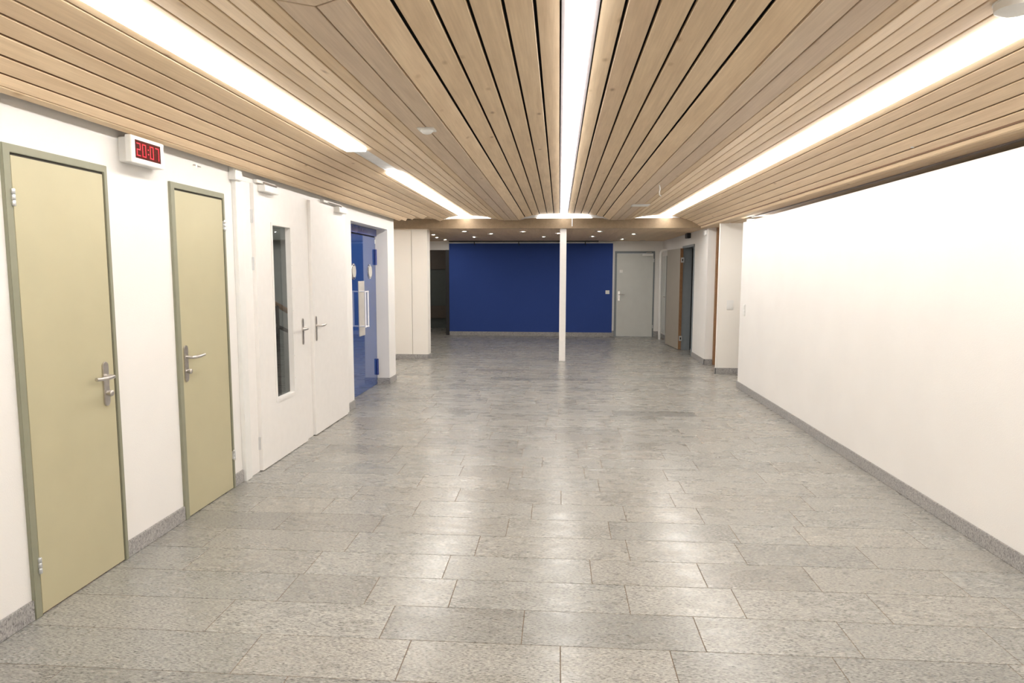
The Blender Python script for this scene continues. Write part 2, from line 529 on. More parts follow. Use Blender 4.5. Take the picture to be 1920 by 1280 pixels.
sl = MB().box(-3.9, -3.3, 5.2, 6.4, 2.395, 2.418).build('stairwell_lamp', 'unseen_fill')  # added lamp, out of sight, keeps the stairwell from going black
tag(sl, 'unseen flat lamp added to light the stairwell behind the windowed door', 'light')

# ------------------------------------------------------------------ skirting
def skirt(name, label, boxes):
    b = MB()
    for bx in boxes: b.box(*bx)
    return tag(b.build(name, 'skirt', bevel=0.003), label, 'skirting', kind='structure')
T = 0.012
SH = 0.092
skirt('baseboard_left', 'grey granite skirting along the left wall, broken by the doors',
      [(XL, XL + T, -3.1, 2.70, 0, SH), (XL, XL + T, 3.352, 3.916, 0, SH), (XL, XL + T, 4.565, 4.70, 0, SH),
       (XL, XL + T, 7.22, 7.45, 0, SH), (XL, XL + T, 9.05, 9.42, 0, SH), (-2.5, XL + T, 9.045, 9.06, 0, SH)])
skirt('baseboard_right', 'long grey granite skirting along the bare right wall', [(XR - T, XR, -3.1, 9.21, 0, SH), (XR - T, 2.55, 9.2, 9.212, 0, SH)])
skirt('baseboard_pier', 'short grey granite skirting around the cream pier', [(2.412, 2.95, 10.436, 10.45, 0, SH), (2.412, 2.425, 10.436, 10.51, 0, SH)])
skirt('baseboard_right_rear', 'grey granite skirting under the open door side wall',
      [(2.462, 2.475, 11.488, 12.56, 0, SH), (2.462, 2.60, 11.488, 11.5, 0, SH), (2.462, 2.475, 14.9, YB, 0, SH)])
skirt('baseboard_back', 'pale granite skirting under the navy wall', [(-2.685, 1.287, YB - 0.045, YB - 0.03, 0, 0.098)])
skirt('baseboard_back_door', 'short dark skirting pieces beside the pale grey far door', [(1.287, 1.333, YB - 0.013, YB, 0, 0.14), (2.287, 2.40, YB - 0.013, YB, 0, 0.14)])
skirt('baseboard_left_rear', 'grey granite skirting under the cream panel wall', [(-4.6, -2.322, 11.785, 11.8, 0, 0.085), (-2.325, -2.313, 11.785, 12.05, 0, 0.085)])

# ------------------------------------------------------------------ slatted ceiling
ceil = MB()
ceil.box(-4.8, 4.6, -3.3, YF - 0.02, 2.62, 2.70)
ceiling = ceil.build('ceiling', 'dark')
tag(ceiling, 'pine slat ceiling in shallow coffers running down the hall', 'ceiling', kind='structure')
Y0 = -3.1

def board(x0, z0, x1, z1, y0=Y0, y1=YF, gap=0.006, th=0.018, mat='wood', name='board', cutL=0, cutR=0):
    """one board whose visible face runs from (x0,z0) to (x1,z1); z given above eye height"""
    a, b = Vector((x0, H + z0)), Vector((x1, H + z1))
    t = (b - a).normalized()
    nrm = Vector((-t.y, t.x))
    if nrm.y < 0: nrm = -nrm
    a2, b2 = a + t * gap / 2, b - t * gap / 2
    c = 0.0025
    poly = [a2 + nrm * c, a2 + t * c, b2 - t * c, b2 + nrm * c, b2 + nrm * th, a2 + nrm * th]
    n = 6
    ya = [y0] * 6; yb = [y1] * 6
    mb = MB()
    vs = [(p.x, y, p.y) for p, y in zip(poly, ya)] + [(p.x, y, p.y) for p, y in zip(poly, yb)]
    fs = [tuple(range(n)), tuple(range(2 * n - 1, n - 1, -1))] + [(i, i + n, (i + 1) % n + n, (i + 1) % n) for i in range(n)]
    mb.add(vs, fs)
    return mb.build(name, mat, ceiling)

def backing(pts, lift, mat, y0=Y0, y1=YF):
    """recessed lining that closes the joints of a run of boards"""
    b = MB()
    lo = [(x, H + z + lift) for x, z in pts]
    hi = [(x, H + z + lift + 0.01) for x, z in reversed(pts)]
    b.prism(lo + hi, y0, y1)
    return b.build('lining', mat, ceiling)

# centre coffer
cl = [(-0.70, .885), (-0.59, .94), (-0.466, .968), (-0.343, .984), (-0.217, .990), (-0.10, .993), (0.0, .995)]
cr = [(0.142, .995), (0.24, .993), (0.361, .990), (0.488, .984), (0.617, .968), (0.735, .94), (0.852, .885)]
for run in (cl, cr):
    for (a, b) in zip(run, run[1:]):
        board(*a, *b, gap=0.013)
    backing(run, 0.045, 'dark')
# flat borders between the coffers
LB = [(-0.945, .885), (-0.825, .885), (-0.70, .885)]
RB = [(0.852, .885), (0.975, .885), (1.095, .885)]
YM = 2.31
def border(x0, x1, ya, yb):
    g = 0.0035
    z0, z1 = H + .885, H + .903
    MB().prism([(x0 + g, ya), (x1 - g, yb), (x1 - g, YF), (x0 + g, YF)], z0, z1, 'z').build('board', 'wood_border', ceiling, bevel=0.002, seg=1)
for run in (LB, RB):
    (a, _), (m, _), (b, _) = run
    border(a, m, YM - 0.07, YM); border(m, b, YM, YM - 0.07)
    z0, z1 = H + .885, H + .903
    MB().prism([(a + .0035, YM - .08), (m, YM - .009), (b - .0035, YM - .08), (b - .0035, Y0), (a + .0035, Y0)], z0, z1, 'z').build('board', 'wood_border', ceiling, bevel=0.002, seg=1)
    backing(run, 0.022, 'groove')
# side coffers
LI = [(-0.945, .888), (-1.024, .893), (-1.136, .92), (-1.236, .942), (-1.351, .955), (-1.465, .963), (-1.548, .967)]
LO = [(-1.678, .967), (-1.765, .958), (-1.898, .935), (-1.986, .907), (-2.07, .871), (-2.145, .8225), (-2.205, .7745)]
RI = [(1.095, .888), (1.175, .895), (1.275, .92), (1.387, .942), (1.50, .955), (1.61, .963), (1.712, .967)]
RO = [(1.848, .967), (1.94, .945), (2.03, .922), (2.13, .895), (2.225, .862), (2.31, .815), (2.365, .78)]
for run in (LI, RI, RO):
    for (a, b) in zip(run, run[1:]): board(*a, *b, gap=0.0095)
    backing(run, 0.008, 'groove')
ends = [YF, YF, YF, YF, 10.55, 10.05]
for (a, b), ye in zip(zip(LO, LO[1:]), ends): board(*a, *b, y1=ye, gap=0.0095)
backing(LO[:5], 0.008, 'groove')
backing(LO[4:6], 0.008, 'groove', y1=10.55)
backing(LO[5:], 0.008, 'groove', y1=10.05)
# edge trims
board(-2.205, .7745, -2.235, .735, y1=9.75, gap=0.004, name='edge_board')
board(-2.235, .735, -2.27, .7178, y1=9.5, gap=0.004, name='edge_board')
backing([(-2.205, .7745), (-2.235, .735), (-2.27, .7178)], 0.008, 'groove', y1=9.5)
MB().box(-2.50, -2.235, Y0, 9.5, H + .80, H + .83).build('lining', 'groove', ceiling)
board(2.365, .78, 2.385, .75, gap=0.004, name='edge_board')
board(2.385, .75, 2.44, .742, gap=0.005, name='edge_board')
board(2.44, .742, 2.545, .742, gap=0.005, name='edge_board')
xx = 2.57
while xx < 4.4:
    board(xx, .745, xx + 0.12, .745, gap=0.006, name='edge_board'); xx += 0.12
MB().box(2.36, 4.5, Y0, YF, H + .775, H + .79).build('lining', 'groove', ceiling)
# passage ceiling on the left, behind the end of the left wall
xx = -4.5
while xx < -2.2:
    board(xx, .915, xx + 0.12, .915, y0=9.42, gap=0.006); xx += 0.12
MB().box(-4.6, -2.06, 9.42, YF, H + .945, H + .96).build('lining', 'groove', ceiling)
MB().box(-4.6, -2.34, 9.43, 9.46, 2.30, H + .95).build('edge_board', 'wood', ceiling)

# pale rail along the open joint over the right wall
rail = MB().box(2.548, 2.566, Y0, 9.5, H + .735, H + .768).build('trim_5', 'bronze_metal')
tag(rail, 'thin pale metal rail in the joint between right wall and ceiling', 'rail', kind='structure')

# fascia
fz = lambda z: H + z
top = [(-4.5, 2.452), (-2.60, 2.452), (-2.33, 2.466), (-1.18, 2.470)]
top += [(-1.02, 2.447), (-0.945, 2.436), (-0.70, 2.436), (-0.59, 2.466), (-0.47, 2.474), (0.60, 2.474), (0.735, 2.470), (0.852, 2.436), (1.095, 2.436), (1.18, 2.45), (1.29, 2.474), (1.93, 2.474)]
top += [(2.03, fz(.922)), (2.13, fz(.895)), (2.225, fz(.862)), (2.31, fz(.815)), (2.365, fz(.78)), (2.375, 2.305)]
fas = MB().prism(top + [(2.375, 2.30), (-4.5, 2.30)], YF, YF + 0.03).build('trim_6', 'wood_plain')
tag(fas, 'horizontal pine fascia board closing the slat ceiling towards the rear', 'fascia', kind='structure')
for run in (LO[:5][::-1] + LI[::-1], cl + cr, RI + RO[:3]):
    run = sorted(run)
    poly = [(x, H + z + 0.012) for x, z in run]
    b = MB().prism(poly + [(poly[-1][0], 2.42), (poly[0][0], 2.42)], YF + 0.03, YF + 0.045)
    b.build('end_panel', 'reflector', fas)
MB().box(-4.6, 4.5, YF + 0.045, YF + 0.075, 2.30, 2.70).build('end_panel', 'dark', fas)

# low rear ceiling
cr_ = MB().box(-4.6, 4.4, YF + 0.03, 20.0, 2.312, 2.42)
ceil2 = cr_.build('ceiling_rear', 'groove')
tag(ceil2, 'low plain brown boarded ceiling with downlights at the rear', 'ceiling', kind='structure')
xx = -4.56
while xx < 2.46:
    b = MB().box(xx + 0.001, xx + 0.199, YF + 0.031, YB + (0 if xx > -2.8 else 3.4), 2.300, 2.3125)
    b.build('board', 'wood_rear', ceil2)
    xx += 0.2

# ------------------------------------------------------------------ strip lights
def strip(name, label, x0, x1, z, frame, unlit=(), ends=None):
    g = empty(name, ((x0 + x1) / 2, 6.0, H + z))
    tag(g, label, 'light', 'strip lights along the ceiling')
    zb = H + z
    h = MB()
    h.box(x0, x0 + 0.004, Y0, YF, zb + 0.004, zb + 0.06)
    h.box(x1 - 0.004, x1, Y0, YF, zb + 0.004, zb + 0.06)
    h.box(x0, x1, Y0, YF, zb + 0.056, zb + 0.062)
    h.build('housing', 'reflector', g)
    if frame:
        for a, b in ((x0, x0 + 0.017), (x1 - 0.017, x1)):
            MB().box(a, b, Y0, YF, zb - 0.004, zb + 0.02).build('frame_rail', 'bronze_metal', g)
        x0 += 0.018; x1 -= 0.018
    else:
        x0 += 0.005; x1 -= 0.005
    y = 0.46 - 1.222 * 2
    i = 0
    while y < YF - 0.1:
        ye = min(y + 1.222, YF - 0.06)
        if i in unlit:
            MB().box(x0, x1, y + 0.001, ye - 0.001, zb + 0.012, zb + 0.02).build('unlit_panel', 'reflector', g)
        else:
            w = 0.0 if frame else 0.02  # side covers widened to stand in for glow on the boards
            b = MB().prism([(x0 - w + 0.004, zb - 0.020), (x1 + w - 0.004, zb - 0.020), (x1 + w, zb - 0.006), (x1 - 0.002, zb - 0.003), (x1 - 0.002, zb + 0.03),
                            (x0 + 0.002, zb + 0.03), (x0 + 0.002, zb - 0.003), (x0 - w, zb - 0.006)], y + 0.001, ye - 0.001)
            b.build('diffuser', 'light', g)
        y += 1.222; i += 1
    if ends:
        MB().prism(ends, YF - 0.004, YF + 0.012).build('end_diffuser', 'end_light', g)
    return g
def lens(run, xa, xb):
    run = sorted(p for p in run if xa <= p[0] <= xb)
    return [(xa, 2.470)] + [(x, H + z + 0.002) for x, z in run] + [(xb, 2.470)]
strip('strip_light', 'left ceiling light strip, the one with an unlit panel', -1.678, -1.548, .968, False, unlit=(6,), ends=lens(LI[::-1][:4][::-1] + LO[:4], -2.33, -1.18))
strip('strip_light', 'middle ceiling light strip with brown metal rails, leading to the column', 0.0, 0.142, .995, True, ends=lens(cl[2:] + cr[:5], -0.40, 0.555))
strip('strip_light', 'right ceiling light strip, unbroken, with the smoke detector beside it', 1.712, 1.848, .968, False, ends=lens(RI[2:] + RO[:2], 1.27, 1.90))

# lamps of the side passages; the left one is added and unseen
pl0 = empty('passage_lamp', (3.0, 9.36, 2.25))
tag(pl0, 'small lit ceiling lamp peeping out past the end of the right wall', 'light')
MB().box(2.528, 3.6, 9.30, 9.42, 2.263, 2.289).build('housing', 'white_plastic', pl0, bevel=0.003)
MB().box(2.533, 3.595, 9.305, 9.415, 2.228, 2.263).build('diffuser', 'lamp_cover', pl0, bevel=0.004)
o = MB().box(-4.0, -2.75, 10.1, 10.26, 2.425, 2.455).build('passage_lamp', 'lamp_cover', bevel=0.004)  # added lamp, out of sight, lifts the cream panel wall
tag(o, 'unseen lamp added in the left passage to brighten the cream panel wall', 'light')

# ------------------------------------------------------------------ column
col = empty('column', (0.066, 11.78, 0))
tag(col, 'slender square white column standing under the wooden fascia', 'column')
MB().box(0.01, 0.122, 11.72, 11.83, 0.0, 2.30).build('shaft', 'white_paint', col, bevel=0.004)

# ------------------------------------------------------------------ doors
def handle(parent, y, zc, face, sgn, length=0.135, w=0.042, h0=0.155, h1=0.075, knob=True):
    """long backplate with lever; face = x of the door's surface, lever runs to sgn*Y"""
    b = MB()
    prof = []
    zt, zb_ = zc + h1, zc - h0
    r = w / 2
    for k in range(9):
        a = math.pi * k / 8
        prof.append((y + r * math.cos(a), zt - r + r * math.sin(a)))
    for k in range(9):
        a = math.pi + math.pi * k / 8
        prof.append((y + r * math.cos(a), zb_ + r + r * math.sin(a)))
    b.prism(prof, face, face + 0.008, 'x')
    b.build('backplate', 'steel', parent, bevel=0.0015)
    lv = MB()
    n = 0.055
    pts = [(face + 0.008, y, zc), (face + n - 0.016, y, zc), (face + n - 0.005, y + sgn * 0.005, zc), (face + n, y + sgn * 0.02, zc),
           (face + n, y + sgn * length * 0.55, zc - 0.001), (face + n - 0.004, y + sgn * length, zc + 0.003)]
    lv.tube(pts, [0.0095, 0.0095, 0.010, 0.0105, 0.0105, 0.009], 12)
    lv.build('lever', 'steel', parent, smooth=True)
    if knob:
        kb = MB()
        kb.lathe([(0.012, 0.0), (0.012, 0.012), (0.016, 0.014), (0.016, 0.028), (0.012, 0.031)], (face + 0.006, y, zc - 0.088), 'x', 16)
        kb.build('lock_knob', 'steel', parent, smooth=True)

def hinge(parent, x, y, z, mat='zinc', h=0.075, r=0.009):
    b = MB()
    for k in range(3):
        b.lathe([(r * 0.8, 0), (r, 0.003), (r, h / 3 - 0.004), (r * 0.8, h / 3 - 0.001)], (x, y, z - h / 2 + k * h / 3), 'z', 12)
    b.box(x - 0.016, x - 0.004, y - 0.014, y + 0.014, z - h * 0.38, z + h * 0.38)
    b.build('hinge', mat, parent, smooth=True)

def beige_door(name, label, fy0, fy1, ly0, ly1, hy, hz, hand_y, hand_z, sgn):
    d = empty(name, (XL, (fy0 + fy1) / 2, 0))
    tag(d, label, 'door', kind='structure')
    f = MB()
    zt, zl = 2.085, 2.050
    f.prism([(fy0, 0), (fy0, zt), (fy1, zt), (fy1, 0), (ly1 + .006, 0), (ly1 + .006, zl), (ly0 - .007, zl), (ly0 - .007, 0)], XL - 0.02, XL + 0.016, 'x')
    f.build('frame', 'frame_green', d, bevel=0.002)
    MB().box(XL, XL + 0.002, ly0 - .0075, ly1 + .0065, 0, zl).build('rebate', 'seal' if sgn < 0 else 'shadow_gap', d)  # backing sheet; the dark one stands in for shade in the joint
    MB().box(XL + 0.003, XL + 0.010, ly0, ly1, 0.006, zl - 0.011).build('leaf', 'beige', d, bevel=0.001)
    MB().box(XL + 0.0025, XL + 0.006, ly0 - .005, ly1 + .005, zl - 0.011, zl).build('top_gap', 'shadow_gap', d)
    for z in hz: hinge(d, XL + 0.018, hy, z)
    handle(d, hand_y, hand_z, XL + 0.010, sgn)
    return d
beige_door('door_1', 'near beige door, hinged on its left, lever pointing left', 2.700, 3.352, 2.746, 3.322, 2.738, (1.862, 0.236), 3.253, 1.015, -1)
beige_door('door_2', 'second beige door, narrower in view, hinged on its right', 3.916, 4.565, 3.965, 4.538, 4.552, (1.868, 0.243), 4.000, 1.018, 1)

# white doors
def white_door(name, label, y0, y1, glazed, hy, hzs, hand_y, sgn):
    d = empty(name, (XL, (y0 + y1) / 2, 0))
    tag(d, label, 'door', kind='structure')
    fx = -2.288
    b = MB()
    zt = 2.205
    if glazed:
        gy0, gy1, gz0, gz1 = 5.262, 5.615, 0.515, 1.918
        b.box(XL + .004, fx, y0, gy0, 0.006, zt); b.box(XL + .004, fx, gy1, y1, 0.006, zt)
        b.box(XL + .004, fx, gy0, gy1, 0.006, gz0); b.box(XL + .004, fx, gy0, gy1, gz1, zt)
        b.build('leaf', 'white_paint', d)
        g = MB()
        w = 0.022
        g.box(fx, fx + 0.008, gy0 - w, gy0, gz0 - w, gz1 + w); g.box(fx, fx + 0.008, gy1, gy1 + w, gz0 - w, gz1 + w)
        g.box(fx, fx + 0.008, gy0, gy1, gz0 - w, gz0); g.box(fx, fx + 0.008, gy0, gy1, gz1, gz1 + w)
        bead = g.build('glazing_bead', 'white_paint', d, bevel=0.002)
        s = MB()
        for k in range(7):
            z = gz0 + 0.12 + k * (gz1 - gz0 - 0.24) / 6
            s.lathe([(0.0035, 0), (0.0035, 0.001)], (fx + 0.0085, gy1 + w / 2, z), 'x', 8)
        s.build('screw', 'steel', bead)
        MB().box(fx - 0.041, fx - 0.036, gy0 - 0.005, gy1 + 0.005, gz0 - 0.005, gz1 + 0.005).build('glass_pane', 'glass', d)
    else:
        b.box(XL + .004, fx, y0, y1, 0.006, zt)
        b.build('leaf', 'white_paint', d, bevel=0.002)
    for z in hzs:
        MB().box(fx - 0.032, fx - 0.014, y0 - 0.012, y0 + 0.001, z - 0.05, z + 0.05).build('hinge', 'zinc', d, bevel=0.002) if hy else None
    handle(d, hand_y, 1.045, fx, sgn, 0.13, 0.034, 0.145, 0.09, False)
    return d
d3 = white_door('door_3', 'white door with a tall narrow dark window', 4.963, 5.905, True, True, (1.965, 1.61, 0.222), 5.843, -1)
d4 = white_door('door_4', 'plain white door beside the windowed one', 6.115, 7.085, False, False, (), 6.175, 1)
fr = MB()
fr.box(XL, XL + 0.014, 4.805, 4.962, 0, 2.209); fr.box(XL, XL + 0.014, 5.906, 6.113, 0, 2.209)
fr.box(XL, XL + 0.014, 7.086, 7.215, 0, 2.209); fr.box(XL, XL + 0.014, 4.805, 7.215, 2.2092, 2.245)
o = fr.build('trim_7', 'white_paint', bevel=0.002)
tag(o, 'white door casing around the two white doors', 'casing', kind='structure')

def closer(parent, y0, y1, rail0, rail1, arm):
    fx = -2.288
    MB().box(fx, -2.232, y0, y1, 2.157, 2.207).build('door_closer', 'white_plastic', parent, bevel=0.004)
    MB().box(XL + 0.014, -2.285, rail0, rail1, 2.222, 2.246).build('closer_rail', 'white_plastic', parent, bevel=0.003)
    a = MB().tube([(-2.262, arm[0], 2.207), (-2.262, arm[0], 2.226), (-2.272, arm[1], 2.226)], 0.008, 8)
    a.build('closer_arm', 'steel', parent)
closer(d3, 5.035, 5.30, 5.02, 5.36, (5.09, 5.34))
closer(d4, 6.775, 7.04, 6.47, 7.02, (6.92, 6.56))

# stairwell handrail beyond the glass
hr = empty('handrail', (-2.9, 6.8, 0))
tag(hr, 'wooden stair handrail on dark posts behind the door window', 'handrail')
MB().tube([(-2.9, 6.2, 1.39), (-2.9, 6.62, 1.245), (-2.9, 7.30, 1.045)], 0.026, 10).build('rail', 'wood_oak', hr, smooth=True)
MB().tube([(-2.9, 6.3, 1.11), (-2.9, 6.62, 1.02), (-2.9, 7.30, 0.83)], 0.02, 8).build('lower_rail', 'black', hr, smooth=True)
MB().box(-2.92, -2.88, 6.69, 6.735, 0.0, 1.22).build('post', 'black', hr)

# blue door in its niche
d5 = empty('door_5', (-2.5, 8.4, 0))
tag(d5, 'glossy blue door in a recess with round portholes and pull handle', 'door', kind='structure')
MB().box(-2.555, -2.50, 7.60, 9.105, 0.004, 2.014).build('leaf', 'blue_paint', d5, bevel=0.003)
hb = MB().box(-2.558, -2.475, 7.47, 9.045, 2.026, 2.12)
hb.build('head_frame', 'navy_frame', d5, bevel=0.003)
MB().box(-2.555, -2.51, 7.50, 9.045, 2.013, 2.027).build('top_gap', 'shadow_gap', d5)
for z0, z1 in ((1.643, 1.854), (0.14, 0.362)):
    MB().lathe([(0.014, 0), (0.018, 0.004), (0.018, z1 - z0 - .004), (0.014, z1 - z0)], (-2.487, 9.02, z0), 'z', 14).build('hinge', 'navy_frame', d5, smooth=True)
for y in (8.765, 8.06):
    p = MB().lathe([(0.098, 0), (0.098, 0.006), (0.088, 0.010), (0.074, 0.010)], (-2.50, y, 1.555), 'x', 36).build('porthole', 'chrome', d5, smooth=True)
    MB().lathe([(0.072, 0.006), (0.072, 0.0115)], (-2.50, y, 1.555), 'x', 36).build('pane', 'port_glass', p)
    s = MB()
    for k in range(4):
        a = math.pi / 4 + k * math.pi / 2
        s.lathe([(0.006, 0.008), (0.005, 0.012)], (-2.50, y + 0.083 * math.cos(a), 1.555 + 0.083 * math.sin(a)), 'x', 8)
    s.build('screw', 'steel', p)
MB().box(-2.50, -2.494, 8.245, 8.495, 0.74, 1.435).build('push_plate', 'satin_plate', d5, bevel=0.001)
hd_ = MB()
for y in (8.215, 8.335):
    hd_.tube([(-2.405, y, 0.858), (-2.405, y, 1.315)], 0.0105, 12)
pull = hd_.build('pull_handle', 'white_tube', d5, smooth=True)
for z in (0.868, 1.305):
    b = MB()
    b.tube([(-2.405, 8.20, z), (-2.405, 8.35, z)], 0.009, 10)
    b.tube([(-2.494, 8.262, z), (-2.405, 8.262, z)], 0.008, 10)
    b.tube([(-2.494, 8.335, z), (-2.405, 8.335, z)], 0.008, 10)
    b.build('bracket', 'white_tube', pull, smooth=True)
MB().box(-2.4995, -2.496, 9.03, 9.06, 1.93, 1.985).build('label_plate', 'white_plastic', d5)

# far pale grey door
d6 = empty('door_6', (1.81, YB, 0))
tag(d6, 'pale grey door at the far end, right of the blue wall', 'door', kind='structure')
MB().prism([(1.335, 0), (1.335, 2.06), (2.285, 2.06), (2.285, 0), (2.262, 0), (2.262, 2.012), (1.384, 2.012), (1.384, 0)], YB - 0.02, YB + 0.05).build('frame', 'frame_grey', d6, bevel=0.003)
MB().box(1.39, 2.256, YB - 0.012, YB + 0.03, 0.008, 2.006).build('leaf', 'grey_door', d6, bevel=0.002)
MB().box(1.42, 1.47, YB - 0.018, YB - 0.012, 0.875, 1.10).build('backplate', 'chrome', d6, bevel=0.002)
MB().tube([(1.445, YB - 0.012, 1.02), (1.445, YB - 0.06, 1.02), (1.46, YB - 0.065, 1.02), (1.58, YB - 0.062, 1.02)], 0.010, 10).build('lever', 'steel', d6, smooth=True)
MB().box(1.452, 1.53, YB - 0.016, YB - 0.012, 1.545, 1.615).build('name_plate', 'white_plastic', d6)
MB().box(1.99, 2.235, YB - 0.07, YB - 0.012, 1.945, 2.0).build('door_closer', 'white_plastic', d6, bevel=0.004)
MB().tube([(2.08, YB - 0.05, 2.0), (2.08, YB - 0.05, 2.025), (2.20, YB - 0.05, 2.03)], 0.008, 8).build('closer_arm', 'steel', d6)
for z in (1.84, 0.25):
    MB().lathe([(0.012, 0), (0.012, 0.08)], (2.262, YB - 0.022, z - 0.04), 'z', 10).build('hinge', 'zinc', d6)

# doorway with open leaf on the right
d7 = empty('door_7', (2.475, 13.6, 0))
tag(d7, 'grey-brown door swung wide open against the right side wall', 'door', kind='structure')
f = MB()
f.box(2.455, 2.64, 13.665, 13.725, 0, 2.06); f.box(2.455, 2.64, 12.585, 12.615, 0, 2.06); f.box(2.455, 2.64, 12.585, 13.725, 2.03, 2.075)
f.build('frame', 'frame_grey', d7, bevel=0.003)
hx, hy_ = 2.462, 13.655
ex, ey = 2.372, 14.72
t = Vector((ex - hx, ey - hy_)).normalized(); nn = Vector((-t.y, t.x))
th = 0.058
pl = [(hx, hy_), (ex, ey), (ex + nn.x * th, ey + nn.y * th), (hx + nn.x * th, hy_ + nn.y * th)]
if nn.x > 0: pass
MB().prism(pl, 0.01, 2.03, 'z').build('leaf', 'taupe_door', d7, bevel=0.002)
e = 0.004
MB().prism([(hx + nn.x * 0.001 - t.x * e, hy_ - t.y * e), (hx, hy_ + 0.001), (hx + nn.x * th, hy_ + nn.y * th + 0.001), (hx + nn.x * th - t.x * e, hy_ + nn.y * th - t.y * e)], 0.01, 2.03, 'z').build('edge_strip', 'wood_oak', d7)
for z in (1.80, 0.235):
    hx2 = hx + nn.x * th * 0.5
    h_ = MB().box(hx2 - 0.015, hx2 + 0.045, hy_ - 0.03, hy_ - 0.006, z - 0.05, z + 0.05).build('hinge', 'zinc', d7, bevel=0.003)
    MB().box(hx2 + 0.002, hx2 + 0.024, hy_ - 0.032, hy_ - 0.03, z - 0.022, z + 0.022).build('knuckle', 'black', h_)

# ------------------------------------------------------------------ wall fittings on the left
ck = empty('wall_clock', (XL, 3.55, 2.19))
tag(ck, 'white digital clock with red figures on the left wall by the ceiling', 'clock')
FX = -2.235
MB().box(XL, FX - 0.03, 3.475, 3.775, 2.128, 2.258).build('mount', 'white_plastic', ck, bevel=0.004)
MB().box(FX - 0.034, FX, 3.44, 3.735, 2.122, 2.262).build('case', 'white_plastic', ck, bevel=0.003)
SY0, SY1, SZ0, SZ1 = 3.474, 3.700, 2.148, 2.243
scr = MB().box(FX - 0.002, FX + 0.0012, SY0, SY1, SZ0, SZ1).build('screen', 'red_screen', ck, bevel=0.001)
SEG = {'0': 'abcdef', '1': 'bc', '2': 'abdeg', '3': 'abcdg', '7': 'abc', '9': 'abcdfg'}
def digit(ch, y0, w, z0, h):
    b = MB(); s = 0.0055; x0, x1 = FX + 0.0013, FX + 0.0025
    zm = z0 + h / 2
    R = {'a': (y0, y0 + w, z0 + h - s, z0 + h), 'd': (y0, y0 + w, z0, z0 + s), 'g': (y0, y0 + w, zm - s / 2, zm + s / 2),
         'f': (y0, y0 + s, zm, z0 + h), 'e': (y0, y0 + s, z0, zm), 'b': (y0 + w - s, y0 + w, zm, z0 + h), 'c': (y0 + w - s, y0 + w, z0, zm)}
    for k in SEG[ch]:
        a, b_, c, d = R[k]; b.box(x0, x1, a + .0006, b_ - .0006, c + .0006, d - .0006)
    b.build('digit', 'red_led', scr)
for ch, yy in zip('2007', (3.480, 3.528, 3.596, 3.646)):
    digit(ch, yy + 0.004, 0.033, 2.160, 0.068)
cb = MB()
for z in (2.178, 2.202): cb.box(FX + 0.0013, FX + 0.0025, 3.582, 3.588, z, z + 0.006)
cb.build('colon', 'red_led', scr)

hk = MB().tube([(XL, 4.21, 2.225), (XL + 0.02, 4.21, 2.222), (XL + 0.022, 4.21, 2.205)], 0.004, 8)
hk.tube([(XL, 4.23, 2.228), (XL + 0.006, 4.26, 2.226), (XL + 0.006, 4.29, 2.224)], 0.003, 6)
tag(hk.build('wall_hook', 'steel'), 'small metal hook on the left wall above the second beige door', 'hook')

jb = empty('cable_duct', (XL, 4.74, 0))
tag(jb, 'white vertical cable duct with a box at its top, beside the windowed white door', 'duct')
MB().box(XL, -2.300, 4.705, 4.80, 0.0, 2.20).build('duct', 'white_plastic', jb, bevel=0.003)
MB().box(XL, -2.280, 4.665, 4.775, 2.197, 2.285).build('box', 'white_plastic', jb, bevel=0.004)

# ------------------------------------------------------------------ switches
def switch(name, label, x, y, z, w, h, axis, mat='white_plastic', n=1):
    e = empty(name, (x, y, z)); tag(e, label, 'switch')
    if axis == 'y':
        MB().box(x - w / 2, x + w / 2, y - 0.009, y, z - h / 2, z + h / 2).build('cover_plate', mat, e, bevel=0.003)
        MB().box(x - w * 0.32, x + w * 0.32, y - 0.014, y - 0.009, z - h * 0.32, z + h * 0.32).build('rocker', mat, e, bevel=0.002)
    else:
        MB().box(x - 0.009, x, y - w / 2, y + w / 2, z - h / 2, z + h / 2).build('cover_plate', mat, e, bevel=0.003)
        for k in range(n):
            zz = z + (k - (n - 1) / 2) * h / n
            MB().box(x - 0.014, x - 0.009, y - w * 0.32, y + w * 0.32, zz - h / n * 0.34, zz + h / n * 0.34).build('rocker', mat, e, bevel=0.002)
switch('light_switch', 'white light switch on the cream pier at the right', 2.607, 10.45, 1.062, 0.10, 0.145, 'y')
switch('light_switch', 'grey-white light switch near the right edge of the navy wall', 1.17, YB - 0.03, 1.078, 0.095, 0.088, 'y')
switch('light_switch', 'tall white switch seen edge-on at the far end of the right wall', XR, 8.98, 1.065, 0.09, 0.15, 'x', n=2)

# ------------------------------------------------------------------ rear wall fittings
rl = empty('picture_rail', (-0.7, YB, 2.262)); tag(rl, 'thin white picture rail with black hangers along the top of the blue wall', 'rail')
MB().box(-2.68, 1.283, YB - 0.055, YB - 0.032, 2.246, 2.270).build('rail', 'white_tube', rl, bevel=0.003)
for x in (-2.06, -0.98, 0.62):
    b = MB().tube([(x, YB - 0.06, 2.285), (x, YB - 0.068, 2.25), (x + 0.006, YB - 0.066, 2.215), (x + 0.02, YB - 0.062, 2.20)], 0.009, 8)
    b.build('hanger', 'black', rl)
tr = MB().box(-2.66, 0.93, YB - 0.22, YB - 0.10, 2.278, 2.300).build('dark_ceiling_strip', 'black', bevel=0.002)  # plain black strip for the dark line along the ceiling edge
tag(tr, 'thin black strip under the rear ceiling just before the blue wall', 'track')

